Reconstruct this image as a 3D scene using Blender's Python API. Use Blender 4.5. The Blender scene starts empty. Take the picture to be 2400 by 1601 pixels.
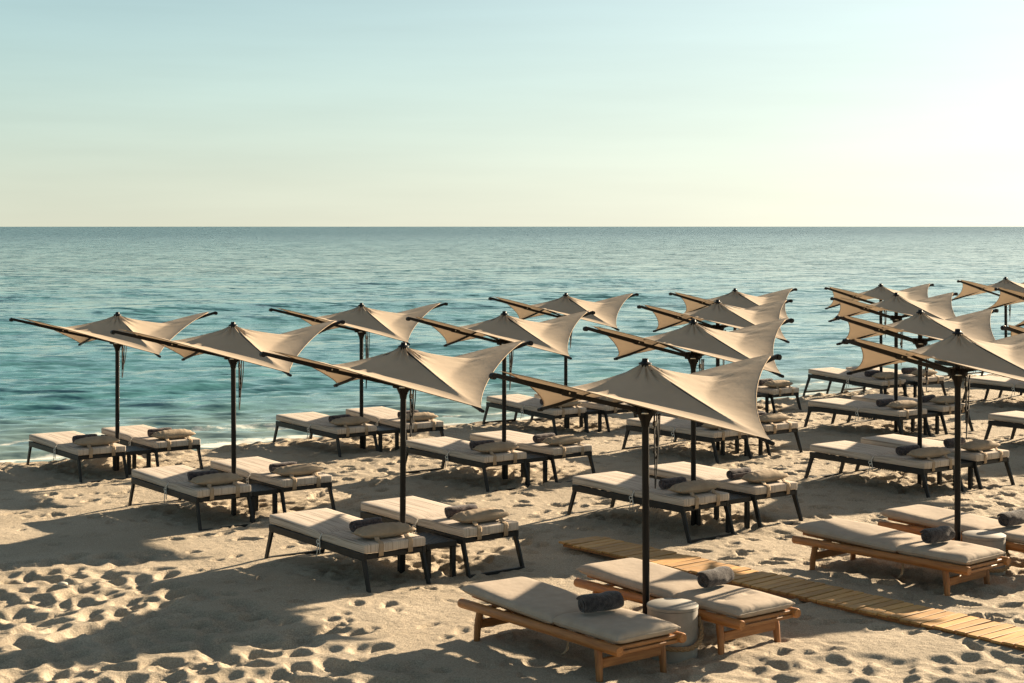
import bpy, bmesh, math, random
import numpy as np
from mathutils import Vector, Matrix
R = math.radians
random.seed(7)
scene = bpy.context.scene
COL = scene.collection

# ------------------------------------------------------------------ camera, sky, sun, exposure
CAM_H = 3.55
cam_data = bpy.data.cameras.new('camera')
cam_data.sensor_width = 36.0
cam_data.lens = 57.0
cam_data.shift_y = -0.1123
cam_data.clip_start = 0.1
cam_data.clip_end = 60000
cam = bpy.data.objects.new('camera', cam_data)
cam.location = (0, 0, CAM_H)
cam.rotation_euler = (R(90), 0, 0)
COL.objects.link(cam)
scene.camera = cam

SUN_EL, SUN_AZ = R(18), R(46)            # azimuth measured from +Y towards +X
SUN_DIR = Vector((math.cos(SUN_EL)*math.sin(SUN_AZ), math.cos(SUN_EL)*math.cos(SUN_AZ), math.sin(SUN_EL)))

world = bpy.data.worlds.new('World')
scene.world = world
world.use_nodes = True
def build_sky():
    nt = world.node_tree; N = nt.nodes; L = nt.links
    N.clear()
    out = N.new('ShaderNodeOutputWorld'); bg = N.new('ShaderNodeBackground')
    tc = N.new('ShaderNodeTexCoord')
    sep = N.new('ShaderNodeSeparateXYZ'); L.new(tc.outputs['Generated'], sep.inputs[0])
    # height gradient
    ramp = N.new('ShaderNodeValToRGB')
    mr = N.new('ShaderNodeMapRange'); mr.inputs[1].default_value = 0.0; mr.inputs[2].default_value = 1.0
    L.new(sep.outputs['Z'], mr.inputs[0])
    pw = N.new('ShaderNodeMath'); pw.operation = 'POWER'; pw.inputs[1].default_value = 0.5
    L.new(mr.outputs[0], pw.inputs[0]); L.new(pw.outputs[0], ramp.inputs[0])
    cr = ramp.color_ramp; cr.interpolation = 'B_SPLINE'
    stops = [(0.0, SKY0), (0.16, SKY1), (0.27, SKY2), (0.375, SKY3), (0.52, SKY4), (0.78, SKY5), (1.0, SKY6)]
    cr.elements[0].position = 0.0; cr.elements[0].color = (*stops[0][1], 1)
    cr.elements[1].position = 1.0; cr.elements[1].color = (*stops[-1][1], 1)
    for p, c in stops[1:-1]:
        e = cr.elements.new(p); e.color = (*c, 1)
    # broad glow round the sun
    nrm = N.new('ShaderNodeVectorMath'); nrm.operation = 'NORMALIZE'; L.new(tc.outputs['Generated'], nrm.inputs[0])
    dot = N.new('ShaderNodeVectorMath'); dot.operation = 'DOT_PRODUCT'
    glow_el = R(10)
    dot.inputs[1].default_value = (math.cos(glow_el)*math.sin(SUN_AZ), math.cos(glow_el)*math.cos(SUN_AZ), math.sin(glow_el))
    L.new(nrm.outputs[0], dot.inputs[0])
    mx = N.new('ShaderNodeMath'); mx.operation = 'MAXIMUM'; mx.inputs[1].default_value = 0
    L.new(dot.outputs['Value'], mx.inputs[0])
    p4 = N.new('ShaderNodeMath'); p4.operation = 'POWER'; p4.inputs[1].default_value = 4.6
    L.new(mx.outputs[0], p4.inputs[0])
    gl = N.new('ShaderNodeMix'); gl.data_type = 'RGBA'; gl.blend_type = 'ADD'
    gl.inputs[0].default_value = 1.0
    gm = N.new('ShaderNodeVectorMath'); gm.operation = 'SCALE'; gm.inputs[0].default_value = GLOW
    L.new(p4.outputs[0], gm.inputs['Scale'])
    # thin high cloud streaks
    mp = N.new('ShaderNodeMapping'); mp.inputs['Scale'].default_value = (2.2, 2.2, 26)
    mp.inputs['Rotation'].default_value = (0, R(3), 0)
    L.new(nrm.outputs[0], mp.inputs[0])
    nz = N.new('ShaderNodeTexNoise'); nz.inputs['Scale'].default_value = 2.0; nz.inputs['Detail'].default_value = 4
    L.new(mp.outputs[0], nz.inputs['Vector'])
    nr = N.new('ShaderNodeMapRange'); nr.inputs[1].default_value = .35; nr.inputs[2].default_value = .75
    nr.inputs[3].default_value = 0.965; nr.inputs[4].default_value = 1.05
    L.new(nz.outputs[0], nr.inputs[0])
    sc = N.new('ShaderNodeVectorMath'); sc.operation = 'SCALE'
    L.new(ramp.outputs[0], sc.inputs[0]); L.new(nr.outputs[0], sc.inputs['Scale'])
    L.new(sc.outputs[0], gl.inputs[6]); L.new(gm.outputs[0], gl.inputs[7])
    # physical daylight sky underneath
    sky = N.new('ShaderNodeTexSky'); sky.sky_type = 'NISHITA'; sky.sun_disc = False
    sky.sun_elevation = SUN_EL; sky.sun_rotation = SUN_AZ
    sm = N.new('ShaderNodeVectorMath'); sm.operation = 'SCALE'; sm.inputs['Scale'].default_value = NISHITA_W
    L.new(sky.outputs[0], sm.inputs[0])
    ad = N.new('ShaderNodeVectorMath'); ad.operation = 'ADD'
    L.new(gl.outputs[2], ad.inputs[0]); L.new(sm.outputs[0], ad.inputs[1])
    L.new(ad.outputs[0], bg.inputs['Color']); bg.inputs['Strength'].default_value = SKY_STRENGTH
    L.new(bg.outputs[0], out.inputs[0])
SKY_STRENGTH = 0.305
NISHITA_W = 0.004
SKY0 = (.60, .60, .47); SKY1 = (.56, .605, .49); SKY2 = (.455, .585, .52)
SKY3 = (.35, .525, .55); SKY4 = (.20, .31, .37); SKY5 = (.155, .20, .24); SKY6 = (.14, .185, .225)
GLOW = (.66, .61, .56)
build_sky()

sun = bpy.data.lights.new('sun', 'SUN')
sun.energy = 5.0
sun.angle = R(0.5)
sun.color = (1.0, .80, .56)
sun_ob = bpy.data.objects.new('sun', sun)
sun_ob.rotation_euler = (-SUN_DIR).to_track_quat('-Z', 'Y').to_euler()
sun_ob.location = SUN_DIR*60
COL.objects.link(sun_ob)

vs = scene.view_settings
vs.view_transform = 'Standard'; vs.look = 'None'; vs.gamma = 1.0; vs.use_curve_mapping = False
vs.exposure = 1.97

# ------------------------------------------------------------------ helpers
def zg(x):
    return min(max(.012*x+.02, -.1), .16)
SHX = np.array([-7.67, -4.17, -2.93, -1.25, -.57, .83, 2.4, 5.2, 6.86, 9.0, 10.56, 12.4])
SHY = np.array([24.75, 26.7, 27.6, 28.45, 29.25, 30.55, 31.25, 33.25, 34.55, 36.65, 38.05, 39.45])
def shore(x):
    y = np.interp(x, SHX, SHY)
    y = np.where(x < SHX[0], SHY[0]+(x-SHX[0])*.7, y)
    return np.where(x > SHX[-1], SHY[-1]+(x-SHX[-1])*.76, y)

_T = {}
def noise2(x, y, seed=0):
    if seed not in _T:
        _T[seed] = np.random.default_rng(seed).random((256, 256))*2-1
    T = _T[seed]
    xi = np.floor(x).astype(int); yi = np.floor(y).astype(int)
    fx = x-xi; fy = y-yi
    fx = fx*fx*fx*(fx*(fx*6-15)+10); fy = fy*fy*fy*(fy*(fy*6-15)+10)
    a = T[xi & 255, yi & 255]; b = T[(xi+1) & 255, yi & 255]
    c = T[xi & 255, (yi+1) & 255]; d = T[(xi+1) & 255, (yi+1) & 255]
    return (a*(1-fx)+b*fx)*(1-fy)+(c*(1-fx)+d*fx)*fy
def sstep(a, b, x):
    t = np.clip((x-a)/(b-a), 0, 1); return t*t*(3-2*t)

def tag(o, label=None, cat=None, group=None, kind=None):
    if label: o['label'] = label
    if cat: o['category'] = cat
    if group: o['group'] = group
    if kind: o['kind'] = kind
    return o

class MB:
    """collects shapes and links them as one mesh object"""
    def __init__(self): self.v = []; self.f = []; self.attr = []
    def add(self, vs, fs):
        n = len(self.v); self.v += [tuple(p) for p in vs]; self.f += [tuple(i+n for i in f) for f in fs]
    def box(self, c, s, rot=None, bevel=.004):
        hx, hy, hz = s[0]/2, s[1]/2, s[2]/2; b = min(bevel, hx*.45, hy*.45, hz*.45)
        bm = bmesh.new(); bmesh.ops.create_cube(bm, size=1)
        for v in bm.verts: v.co = Vector((v.co.x*s[0], v.co.y*s[1], v.co.z*s[2]))
        if b > 0: bmesh.ops.bevel(bm, geom=bm.edges[:], offset=b, segments=1, affect='EDGES')
        M = rot.to_3x3() if rot is not None else Matrix.Identity(3)
        bm.verts.index_update()
        self.add([M @ v.co + Vector(c) for v in bm.verts], [[v.index for v in f.verts] for f in bm.faces]); bm.free()
    def beam(self, p0, p1, w, h, up=Vector((0, 0, 1)), w1=None, h1=None, bevel=.003):
        """rectangular bar from p0 to p1; w across, h along 'up'; may taper"""
        p0 = Vector(p0); p1 = Vector(p1); d = (p1-p0).normalized()
        s = d.cross(up)
        if s.length < 1e-4: s = d.cross(Vector((1, 0, 0)))
        s.normalize(); u = s.cross(d).normalized()
        w1 = w if w1 is None else w1; h1 = h if h1 is None else h1
        vs = []
        for p, ww, hh in ((p0, w, h), (p1, w1, h1)):
            b = min(bevel, ww*.3, hh*.3)
            for a, c in ((ww/2-b, hh/2), (-ww/2+b, hh/2), (-ww/2, hh/2-b), (-ww/2, -hh/2+b), (-ww/2+b, -hh/2), (ww/2-b, -hh/2), (ww/2, -hh/2+b), (ww/2, hh/2-b)):
                vs.append(p+s*a+u*c)
        fs = [[i, (i+1) % 8, 8+(i+1) % 8, 8+i] for i in range(8)]
        fs += [list(range(7, -1, -1)), list(range(8, 16))]
        self.add(vs, fs)
    def tube(self, pts, r, n=8, cap=True, closed=False):
        pts = [Vector(p) for p in pts]; m = len(pts)
        rs = r if isinstance(r, (list, tuple)) else [r]*m
        vs = []; fs = []; prev = None
        for i, p in enumerate(pts):
            if closed: t = pts[(i+1) % m]-pts[(i-1) % m]
            else: t = pts[min(i+1, m-1)]-pts[max(i-1, 0)]
            t.normalize()
            if prev is None:
                a = t.cross(Vector((0, 0, 1)))
                if a.length < .05: a = t.cross(Vector((1, 0, 0)))
            else: a = prev-t*prev.dot(t)
            a.normalize(); prev = a; b = t.cross(a)
            for k in range(n):
                q = 2*math.pi*k/n
                vs.append(p+(a*math.cos(q)+b*math.sin(q))*rs[i])
        for i in range(m if closed else m-1):
            j = (i+1) % m
            for k in range(n):
                fs.append([i*n+k, i*n+(k+1) % n, j*n+(k+1) % n, j*n+k])
        if cap and not closed:
            fs.append(list(range(n-1, -1, -1))); fs.append([(m-1)*n+k for k in range(n)])
        self.add(vs, fs)
    def lathe(self, prof, n=20, c=(0, 0, 0)):
        vs = []; fs = []; m = len(prof)
        for r, z in prof:
            for k in range(n):
                q = 2*math.pi*k/n; vs.append((c[0]+r*math.cos(q), c[1]+r*math.sin(q), c[2]+z))
        for i in range(m-1):
            for k in range(n):
                fs.append([i*n+k, i*n+(k+1) % n, (i+1)*n+(k+1) % n, (i+1)*n+k])
        fs.append(list(range(n-1, -1, -1))); fs.append([(m-1)*n+k for k in range(n)])
        self.add(vs, fs)
    def grid(self, P):
        nu, nv = len(P), len(P[0])
        self.add([p for row in P for p in row], [[i*nv+j, (i+1)*nv+j, (i+1)*nv+j+1, i*nv+j+1] for i in range(nu-1) for j in range(nv-1)])
    def build(self, name, mat, parent=None, smooth=None, loc=None):
        me = bpy.data.meshes.new(name); me.from_pydata(self.v, [], self.f); me.update()
        me.materials.append(mat)
        o = bpy.data.objects.new(name, me); COL.objects.link(o)
        if parent is not None: o.parent = parent
        if loc is not None: o.location = loc
        if smooth == 'all': me.polygons.foreach_set('use_smooth', [True]*len(me.polygons))
        elif smooth: me.set_sharp_from_angle(angle=R(smooth)) if True else None
        if smooth and smooth != 'all': me.polygons.foreach_set('use_smooth', [True]*len(me.polygons)); me.set_sharp_from_angle(angle=R(smooth))
        return o

def empty(name, loc=(0, 0, 0), rz=0):
    o = bpy.data.objects.new(name, None); COL.objects.link(o)
    o.location = loc; o.rotation_euler = (0, 0, rz); o.empty_display_size = .2
    return o
def copy_tree(o, parent=None):
    c = o.copy(); COL.objects.link(c); c.parent = parent
    for ch in list(o.children): copy_tree(ch, c)
    return c

# ------------------------------------------------------------------ materials
def new_mat(name):
    m = bpy.data.materials.new(name); m.use_nodes = True
    nt = m.node_tree; b = nt.nodes['Principled BSDF']
    return m, nt, b
def nd(nt, t, **kw):
    n = nt.nodes.new(t)
    for k, v in kw.items(): setattr(n, k, v)
    return n
def noise(nt, scale, detail=3, rough=.55, vec=None, coord='Object', mscale=None):
    tc = nd(nt, 'ShaderNodeTexCoord'); n = nd(nt, 'ShaderNodeTexNoise')
    n.inputs['Scale'].default_value = scale; n.inputs['Detail'].default_value = detail; n.inputs['Roughness'].default_value = rough
    src = vec or tc.outputs[coord]
    if mscale:
        mp = nd(nt, 'ShaderNodeMapping'); mp.inputs['Scale'].default_value = mscale
        nt.links.new(src, mp.inputs[0]); src = mp.outputs[0]
    nt.links.new(src, n.inputs['Vector'])
    return n
def mapr(nt, src, a, b, c, d):
    m = nd(nt, 'ShaderNodeMapRange'); m.inputs[1].default_value = a; m.inputs[2].default_value = b
    m.inputs[3].default_value = c; m.inputs[4].default_value = d; nt.links.new(src, m.inputs[0]); return m.outputs[0]
def mixc(nt, fac, c0, c1, mode='MIX'):
    m = nd(nt, 'ShaderNodeMix', data_type='RGBA', blend_type=mode)
    if isinstance(fac, (int, float)): m.inputs[0].default_value = fac
    else: nt.links.new(fac, m.inputs[0])
    for i, c in ((6, c0), (7, c1)):
        if isinstance(c, tuple): m.inputs[i].default_value = (*c, 1)
        else: nt.links.new(c, m.inputs[i])
    return m.outputs[2]
def bump(nt, b, h, strength, dist, prev=None):
    bp = nd(nt, 'ShaderNodeBump'); bp.inputs['Strength'].default_value = strength; bp.inputs['Distance'].default_value = dist
    nt.links.new(h, bp.inputs['Height'])
    if prev: nt.links.new(prev, bp.inputs['Normal'])
    nt.links.new(bp.outputs[0], b.inputs['Normal']); return bp.outputs[0]

def simple_mat(name, c0, c1, scale, rough, metallic=0, bscale=None, bstr=.2, bdist=.002, mscale=None, spec=.5, detail=3):
    m, nt, b = new_mat(name)
    n = noise(nt, scale, detail, mscale=mscale)
    f = mapr(nt, n.outputs[0], .35, .65, 0, 1)
    nt.links.new(mixc(nt, f, c0, c1), b.inputs['Base Color'])
    b.inputs['Roughness'].default_value = rough; b.inputs['Metallic'].default_value = metallic
    b.inputs['Specular IOR Level'].default_value = spec
    if bscale:
        n2 = noise(nt, bscale, 3, mscale=mscale); bump(nt, b, n2.outputs[0], bstr, bdist)
    return m

M_FRAME = simple_mat('anthracite_metal', (.008, .009, .0095), (.014, .015, .015), 9, .5, bscale=300, bstr=.08, spec=.28)
M_POLE = simple_mat('dark_pole_metal', (.0035, .003, .003), (.007, .006, .0055), 6, .45, bscale=120, bstr=.05, spec=.22)
M_CORD = simple_mat('black_cord', (.008, .008, .008), (.014, .013, .012), 60, .8)
M_STEEL = simple_mat('steel_bolt', (.5, .48, .44), (.62, .6, .55), 30, .3, metallic=1)
M_CONC = simple_mat('pale_concrete', (.185, .172, .15), (.25, .235, .205), 7, .7, bscale=90, bstr=.12)
M_ROPE = simple_mat('jute_rope', (.16, .10, .05), (.30, .20, .10), 120, .95, bscale=260, bstr=.4)
M_TIE = simple_mat('white_tape', (.6, .57, .5), (.72, .69, .62), 40, .9)

def wood_mat(name, c0, c1, axis_scale, bstr=.15):
    m, nt, b = new_mat(name)
    n = noise(nt, 1.0, 5, .6, mscale=axis_scale)
    n2 = noise(nt, 3.0, 2)
    f = mapr(nt, n.outputs[0], .36, .66, 0, 1)
    c = mixc(nt, f, c0, c1)
    oi = nd(nt, 'ShaderNodeObjectInfo')
    f2 = mapr(nt, n2.outputs[0], .3, .7, .8, 1.12)
    sc = nd(nt, 'ShaderNodeVectorMath', operation='SCALE'); nt.links.new(c, sc.inputs[0]); nt.links.new(f2, sc.inputs['Scale'])
    nt.links.new(sc.outputs[0], b.inputs['Base Color'])
    b.inputs['Roughness'].default_value = .5
    bump(nt, b, n.outputs[0], bstr, .003)
    return m
M_LOG = wood_mat('golden_eucalyptus_wood', (.26, .098, .024), (.42, .18, .05), (4, 60, 60))
M_LEGW = wood_mat('golden_wood_leg', (.20, .075, .02), (.34, .145, .042), (50, 50, 5))
M_BOARDW = wood_mat('golden_wood_board', (.21, .083, .022), (.35, .155, .046), (50, 4, 50))

# boardwalk planks: each plank its own tone (per-vertex value 'tone')
m, nt, b = new_mat('weathered_pine_planks')
at = nd(nt, 'ShaderNodeAttribute', attribute_name='tone')
n = noise(nt, 1.0, 5, .6, mscale=(70, 5, 40))
f = mapr(nt, n.outputs[0], .35, .68, 0, 1)
c = mixc(nt, f, (.40, .20, .055), (.58, .335, .11))
tn = mapr(nt, at.outputs['Fac'], 0, 1, .72, 1.12)
sc = nd(nt, 'ShaderNodeVectorMath', operation='SCALE'); nt.links.new(c, sc.inputs[0]); nt.links.new(tn, sc.inputs['Scale'])
nk = noise(nt, 16, 1); fk = mapr(nt, nk.outputs[0], .70, .76, 0, .6)
sand_n = noise(nt, 5, 4); fs_ = mapr(nt, sand_n.outputs[0], .58, .78, 0, .4)
c2 = mixc(nt, fk, sc.outputs[0], (.14, .06, .02))
nt.links.new(mixc(nt, fs_, c2, (.42, .31, .18)), b.inputs['Base Color'])
b.inputs['Roughness'].default_value = .65; bump(nt, b, n.outputs[0], .2, .003)
M_PLANK = m

# canopy fabric (slightly see-through to the sun)
def fabric_translucent(name, col, dark, tr):
    m, nt, b = new_mat(name)
    n = noise(nt, 2.2, 4); f = mapr(nt, n.outputs[0], .3, .7, 0, 1)
    cc = mixc(nt, f, dark, col)
    nt.links.new(cc, b.inputs['Base Color']); b.inputs['Roughness'].default_value = .85; b.inputs['Specular IOR Level'].default_value = .15
    wv = noise(nt, 420, 1); w2 = noise(nt, 5, 3, mscale=(1, 1, .3))
    p = bump(nt, b, wv.outputs[0], .12, .002)
    p2 = bump(nt, b, w2.outputs[0], .25, .02, p)
    t = nd(nt, 'ShaderNodeBsdfTranslucent'); nt.links.new(mixc(nt, .35, cc, (.5, .34, .19)), t.inputs[0])
    mx = nd(nt, 'ShaderNodeMixShader'); mx.inputs[0].default_value = tr
    out = nt.nodes['Material Output']
    nt.links.new(b.outputs[0], mx.inputs[1]); nt.links.new(t.outputs[0], mx.inputs[2]); nt.links.new(mx.outputs[0], out.inputs[0])
    return m
M_CANOPY = fabric_translucent('taupe_canopy_fabric', (.43, .35, .265), (.37, .30, .225), .17)

# striped mattress (uses per-vertex 'across' = distance across the cloth)
m, nt, b = new_mat('striped_mattress_fabric')
at = nd(nt, 'ShaderNodeAttribute', attribute_name='across'); al = nd(nt, 'ShaderNodeAttribute', attribute_name='along')
cx = nd(nt, 'ShaderNodeCombineXYZ'); nt.links.new(at.outputs['Fac'], cx.inputs[0]); nt.links.new(al.outputs['Fac'], cx.inputs[1])
n1 = noise(nt, 1.0, 2, .6, vec=cx.outputs[0], mscale=(105, 1.0, 1)); n2 = noise(nt, 1.0, 2, .6, vec=cx.outputs[0], mscale=(22, .5, 1))
f1 = mapr(nt, n1.outputs[0], .50, .62, 0, .85); f2 = mapr(nt, n2.outputs[0], .45, .66, 0, .6)
c = mixc(nt, f2, (.53, .465, .395), (.39, .33, .27)); c = mixc(nt, f1, c, (.17, .13, .105))
n3 = noise(nt, 3, 3); c = mixc(nt, mapr(nt, n3.outputs[0], .4, .75, 0, .2), c, (.33, .27, .21))
nt.links.new(c, b.inputs['Base Color']); b.inputs['Roughness'].default_value = .9; b.inputs['Specular IOR Level'].default_value = .15
wv = noise(nt, 350, 1); bump(nt, b, wv.outputs[0], .15, .002)
M_STRIPE = m

def cloth_mat(name, c0, c1, wr=.35):
    m, nt, b = new_mat(name)
    n = noise(nt, 9, 4); f = mapr(nt, n.outputs[0], .35, .68, 0, 1)
    nt.links.new(mixc(nt, f, c0, c1), b.inputs['Base Color']); b.inputs['Roughness'].default_value = .92; b.inputs['Specular IOR Level'].default_value = .12
    w = noise(nt, 300, 1); p = bump(nt, b, w.outputs[0], .15, .002)
    w2 = noise(nt, 14, 4); bump(nt, b, w2.outputs[0], wr, .012, p)
    return m
M_CUSH = cloth_mat('taupe_cushion_cloth', (.335, .28, .225), (.385, .325, .262), .3)
M_PILLOW = cloth_mat('beige_pillow_cloth', (.26, .205, .148), (.335, .268, .195), .6)
M_STRAP = cloth_mat('tan_webbing', (.30, .225, .155), (.38, .29, .20), .2)
def towel_mat(name, c0, c1):
    m, nt, b = new_mat(name)
    n = noise(nt, 26, 4); f = mapr(nt, n.outputs[0], .35, .68, 0, 1)
    nt.links.new(mixc(nt, f, c0, c1), b.inputs['Base Color']); b.inputs['Roughness'].default_value = 1; b.inputs['Specular IOR Level'].default_value = .05
    b.inputs['Sheen Weight'].default_value = .25; b.inputs['Sheen Roughness'].default_value = .5
    w = noise(nt, 170, 3); p = bump(nt, b, w.outputs[0], .9, .006)
    w2 = noise(nt, 22, 3); bump(nt, b, w2.outputs[0], .6, .012, p)
    return m
M_TOWEL = towel_mat('charcoal_terry', (.026, .0235, .025), (.07, .061, .06))
M_NAVY = towel_mat('navy_plum_terry', (.034, .029, .034), (.098, .076, .074))

# sand
m, nt, b = new_mat('beach_sand')
wet = nd(nt, 'ShaderNodeAttribute', attribute_name='wet')
n = noise(nt, .9, 5, .6); f = mapr(nt, n.outputs[0], .32, .7, 0, 1)
c = mixc(nt, f, (.318, .266, .196), (.412, .348, .264))
g = noise(nt, 75, 3, .7); fg = mapr(nt, g.outputs[0], .3, .72, .58, 1.32)
sc = nd(nt, 'ShaderNodeVectorMath', operation='SCALE'); nt.links.new(c, sc.inputs[0]); nt.links.new(fg, sc.inputs['Scale'])
sp = noise(nt, 130, 1); fsp = mapr(nt, sp.outputs[0], .70, .76, 0, .8)
c = mixc(nt, fsp, sc.outputs[0], (.10, .075, .05))
sp2 = noise(nt, 60, 1); fs2 = mapr(nt, sp2.outputs[0], .76, .80, 0, .7)
c = mixc(nt, fs2, c, (.6, .54, .44))
c = mixc(nt, wet.outputs['Fac'], c, (.15, .105, .062))
nt.links.new(c, b.inputs['Base Color'])
nt.links.new(mapr(nt, wet.outputs['Fac'], 0, 1, .95, .45), b.inputs['Roughness'])
b.inputs['Specular IOR Level'].default_value = .2
h1 = noise(nt, 14, 5, .65); p = bump(nt, b, h1.outputs[0], .65, .03)
h2 = noise(nt, 110, 3, .7); bump(nt, b, h2.outputs[0], .9, .008, p)
M_SAND = m

# sea
m, nt, b = new_mat('sea_water')
dsh = nd(nt, 'ShaderNodeAttribute', attribute_name='shore_distance')
foam = nd(nt, 'ShaderNodeAttribute', attribute_name='foam')
n = noise(nt, .05, 4, mscale=(1, 2.2, 1)); f = mapr(nt, n.outputs[0], .35, .65, 0, 1)
deep = mixc(nt, f, (.046, .152, .165), (.062, .185, .192))
deep = mixc(nt, mapr(nt, dsh.outputs['Fac'], 40, 500, 0, .8), deep, (.045, .095, .115))
shal = mapr(nt, dsh.outputs['Fac'], 0, 9, 1, 0)
c = mixc(nt, shal, deep, (.25, .31, .27))
fn = noise(nt, 2.6, 6, .72, mscale=(1, 1, 1)); fa = nd(nt, 'ShaderNodeMath', operation='ADD'); nt.links.new(fn.outputs[0], fa.inputs[0]); nt.links.new(foam.outputs['Fac'], fa.inputs[1])
ff = mapr(nt, fa.outputs[0], .98, 1.16, 0, .85)
c = mixc(nt, ff, c, (.62, .62, .56))
nt.links.new(c, b.inputs['Base Color'])
rf = mapr(nt, dsh.outputs['Fac'], 30, 700, .09, .27); rmx = nd(nt, 'ShaderNodeMath', operation='MAXIMUM'); nt.links.new(rf, rmx.inputs[0]); nt.links.new(mapr(nt, ff, 0, 1, .05, .8), rmx.inputs[1]); nt.links.new(rmx.outputs[0], b.inputs['Roughness'])
b.inputs['IOR'].default_value = 1.333
def ripple(scale, detail, mscale, amp, prev):
    n = noise(nt, scale, detail, .6, mscale=mscale)
    sub = nd(nt, 'ShaderNodeVectorMath', operation='SUBTRACT'); sub.inputs[1].default_value = (.5, .5, .5)
    nt.links.new(n.outputs['Color'], sub.inputs[0])
    mul = nd(nt, 'ShaderNodeVectorMath', operation='MULTIPLY'); mul.inputs[1].default_value = (amp*.6, amp, 0)
    nt.links.new(sub.outputs[0], mul.inputs[0])
    if prev is None: return mul.outputs[0]
    ad = nd(nt, 'ShaderNodeVectorMath', operation='ADD'); nt.links.new(prev, ad.inputs[0]); nt.links.new(mul.outputs[0], ad.inputs[1]); return ad.outputs[0]
r = ripple(1.0, 3, (1.0, 2.6, 1), .80, None)
r = ripple(.30, 5, (.95, 2.6, 1), .75, r)
r = ripple(3.2, 3, (.7, 2.0, 1), .50, r)
gust = noise(nt, .03, 3, .6, mscale=(.5, 1.6, 1))
ga = mapr(nt, gust.outputs[0], .3, .7, .55, 1.15)
near = mapr(nt, dsh.outputs['Fac'], 0, 160, 1.0, 4.6)
gm = nd(nt, 'ShaderNodeMath', operation='MULTIPLY'); nt.links.new(ga, gm.inputs[0]); nt.links.new(near, gm.inputs[1])
rs = nd(nt, 'ShaderNodeVectorMath', operation='SCALE'); nt.links.new(r, rs.inputs[0]); nt.links.new(gm.outputs[0], rs.inputs['Scale'])
geo = nd(nt, 'ShaderNodeNewGeometry')
an = nd(nt, 'ShaderNodeVectorMath', operation='ADD'); nt.links.new(geo.outputs['Normal'], an.inputs[0]); nt.links.new(rs.outputs[0], an.inputs[1])
nn = nd(nt, 'ShaderNodeVectorMath', operation='NORMALIZE'); nt.links.new(an.outputs[0], nn.inputs[0])
nt.links.new(nn.outputs[0], b.inputs['Normal'])
M_SEA = m

# ------------------------------------------------------------------ layout (metres; camera at the origin)
ROT = R(-54.0)
E1 = np.array([.588, -.809]); E2 = np.array([.809, .588])
PAR = {  # parasol: x, y, height of the top
 1: (-5.81, 23.87, 2.281), 2: (-3.49, 20.36, 2.342), 3: (-1.125, 16.66, 2.350), 4: (1.14, 13.77, 2.419), 5: (-2.40, 25.86, 2.322),
 6: (-.112, 22.61, 2.360), 7: (2.14, 19.12, 2.448), 8: (4.49, 16.34, 2.509), 9: (.94, 28.39, 2.377), 10: (3.175, 25.0, 2.412),
 11: (5.50, 21.88, 2.422), 12: (4.21, 30.60, 2.374), 13: (6.51, 27.50, 2.421), 14: (7.47, 32.80, 2.388), 15: (10.85, 35.6, 2.435),
 16: (10.25, 30.9, 2.452), 17: (8.95, 25.0, 2.471), 18: (6.85, 19.2, 2.45), 19: (13.9, 34.3, 2.45), 20: (12.4, 28.0, 2.45)}
LNG = {  # lounger: x, y, rotation, tilt (sea end lower)
 '1L': (-6.42, 23.88, -53.5, 0), '1R': (-5.49, 24.56, -52.6, .1), '2L': (-4.01, 20.16, -54.3, -.2), '2R': (-3.12, 20.85, -53.4, -.1),
 '3L': (-1.73, 16.74, -53.8, 0), '3R': (-.81, 17.49, -52.6, -.1), '5L': (-3.00, 25.99, -53.1, .7), '5R': (-1.95, 26.58, -55.5, 1.3),
 '6L': (-.67, 22.69, -53.7, -.1), '6R': (.25, 23.36, -52.8, -.1), '7L': (1.61, 19.16, -52.7, 0), '7R': (2.52, 19.89, -52.7, .1),
 '9L': (.40, 28.31, -53.8, 1.7), '9R': (1.28, 28.78, -51.9, .9), '10L': (2.67, 24.94, -53, 0), '10R': (3.55, 25.65, -53, 0),
 '11L': (4.96, 21.71, -53.6, .1), '11R': (5.80, 22.35, -53, .2), '13L': (5.96, 27.28, -52.7, 0), '13R': (6.83, 27.90, -52.7, 0),
 '14L': (6.94, 32.77, -54.1, 2.6), '14R': (7.81, 33.19, -53, 1.9)}
for k, tl in ((12, 2.0), (15, 2.6), (16, .3), (17, 0)):
    for s, q in (('L', -.44), ('R', .68)):
        p = np.array(PAR[k][:2])-.35*E1+q*E2
        LNG['%d%s' % (k, s)] = (p[0], p[1], -53.5, tl)
WOOD = {'4L': (.455, 13.40, -52), '4R': (1.49, 14.16, -51.5), '8L': (3.825, 16.08, -48.5), '8R': (4.87, 16.84, -49.5)}
RTAB = {4: (1.325, 13.38), 8: (4.715, 16.20)}
WALK = (3.11, 15.04, R(-50.3))
ROWS = {1: ('waterline row', 'first'), 5: ('waterline row', 'second'), 9: ('waterline row', 'third'), 12: ('waterline row', 'fourth'), 14: ('waterline row', 'fifth'), 15: ('waterline row', 'sixth'),
        2: ('second row from water', 'first'), 6: ('second row from water', 'second'), 10: ('second row from water', 'third'), 13: ('second row from water', 'fourth'), 16: ('second row from water', 'fifth'),
        3: ('third row from water', 'first'), 7: ('third row from water', 'second'), 11: ('third row from water', 'third'), 17: ('third row from water', 'fourth')}

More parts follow.
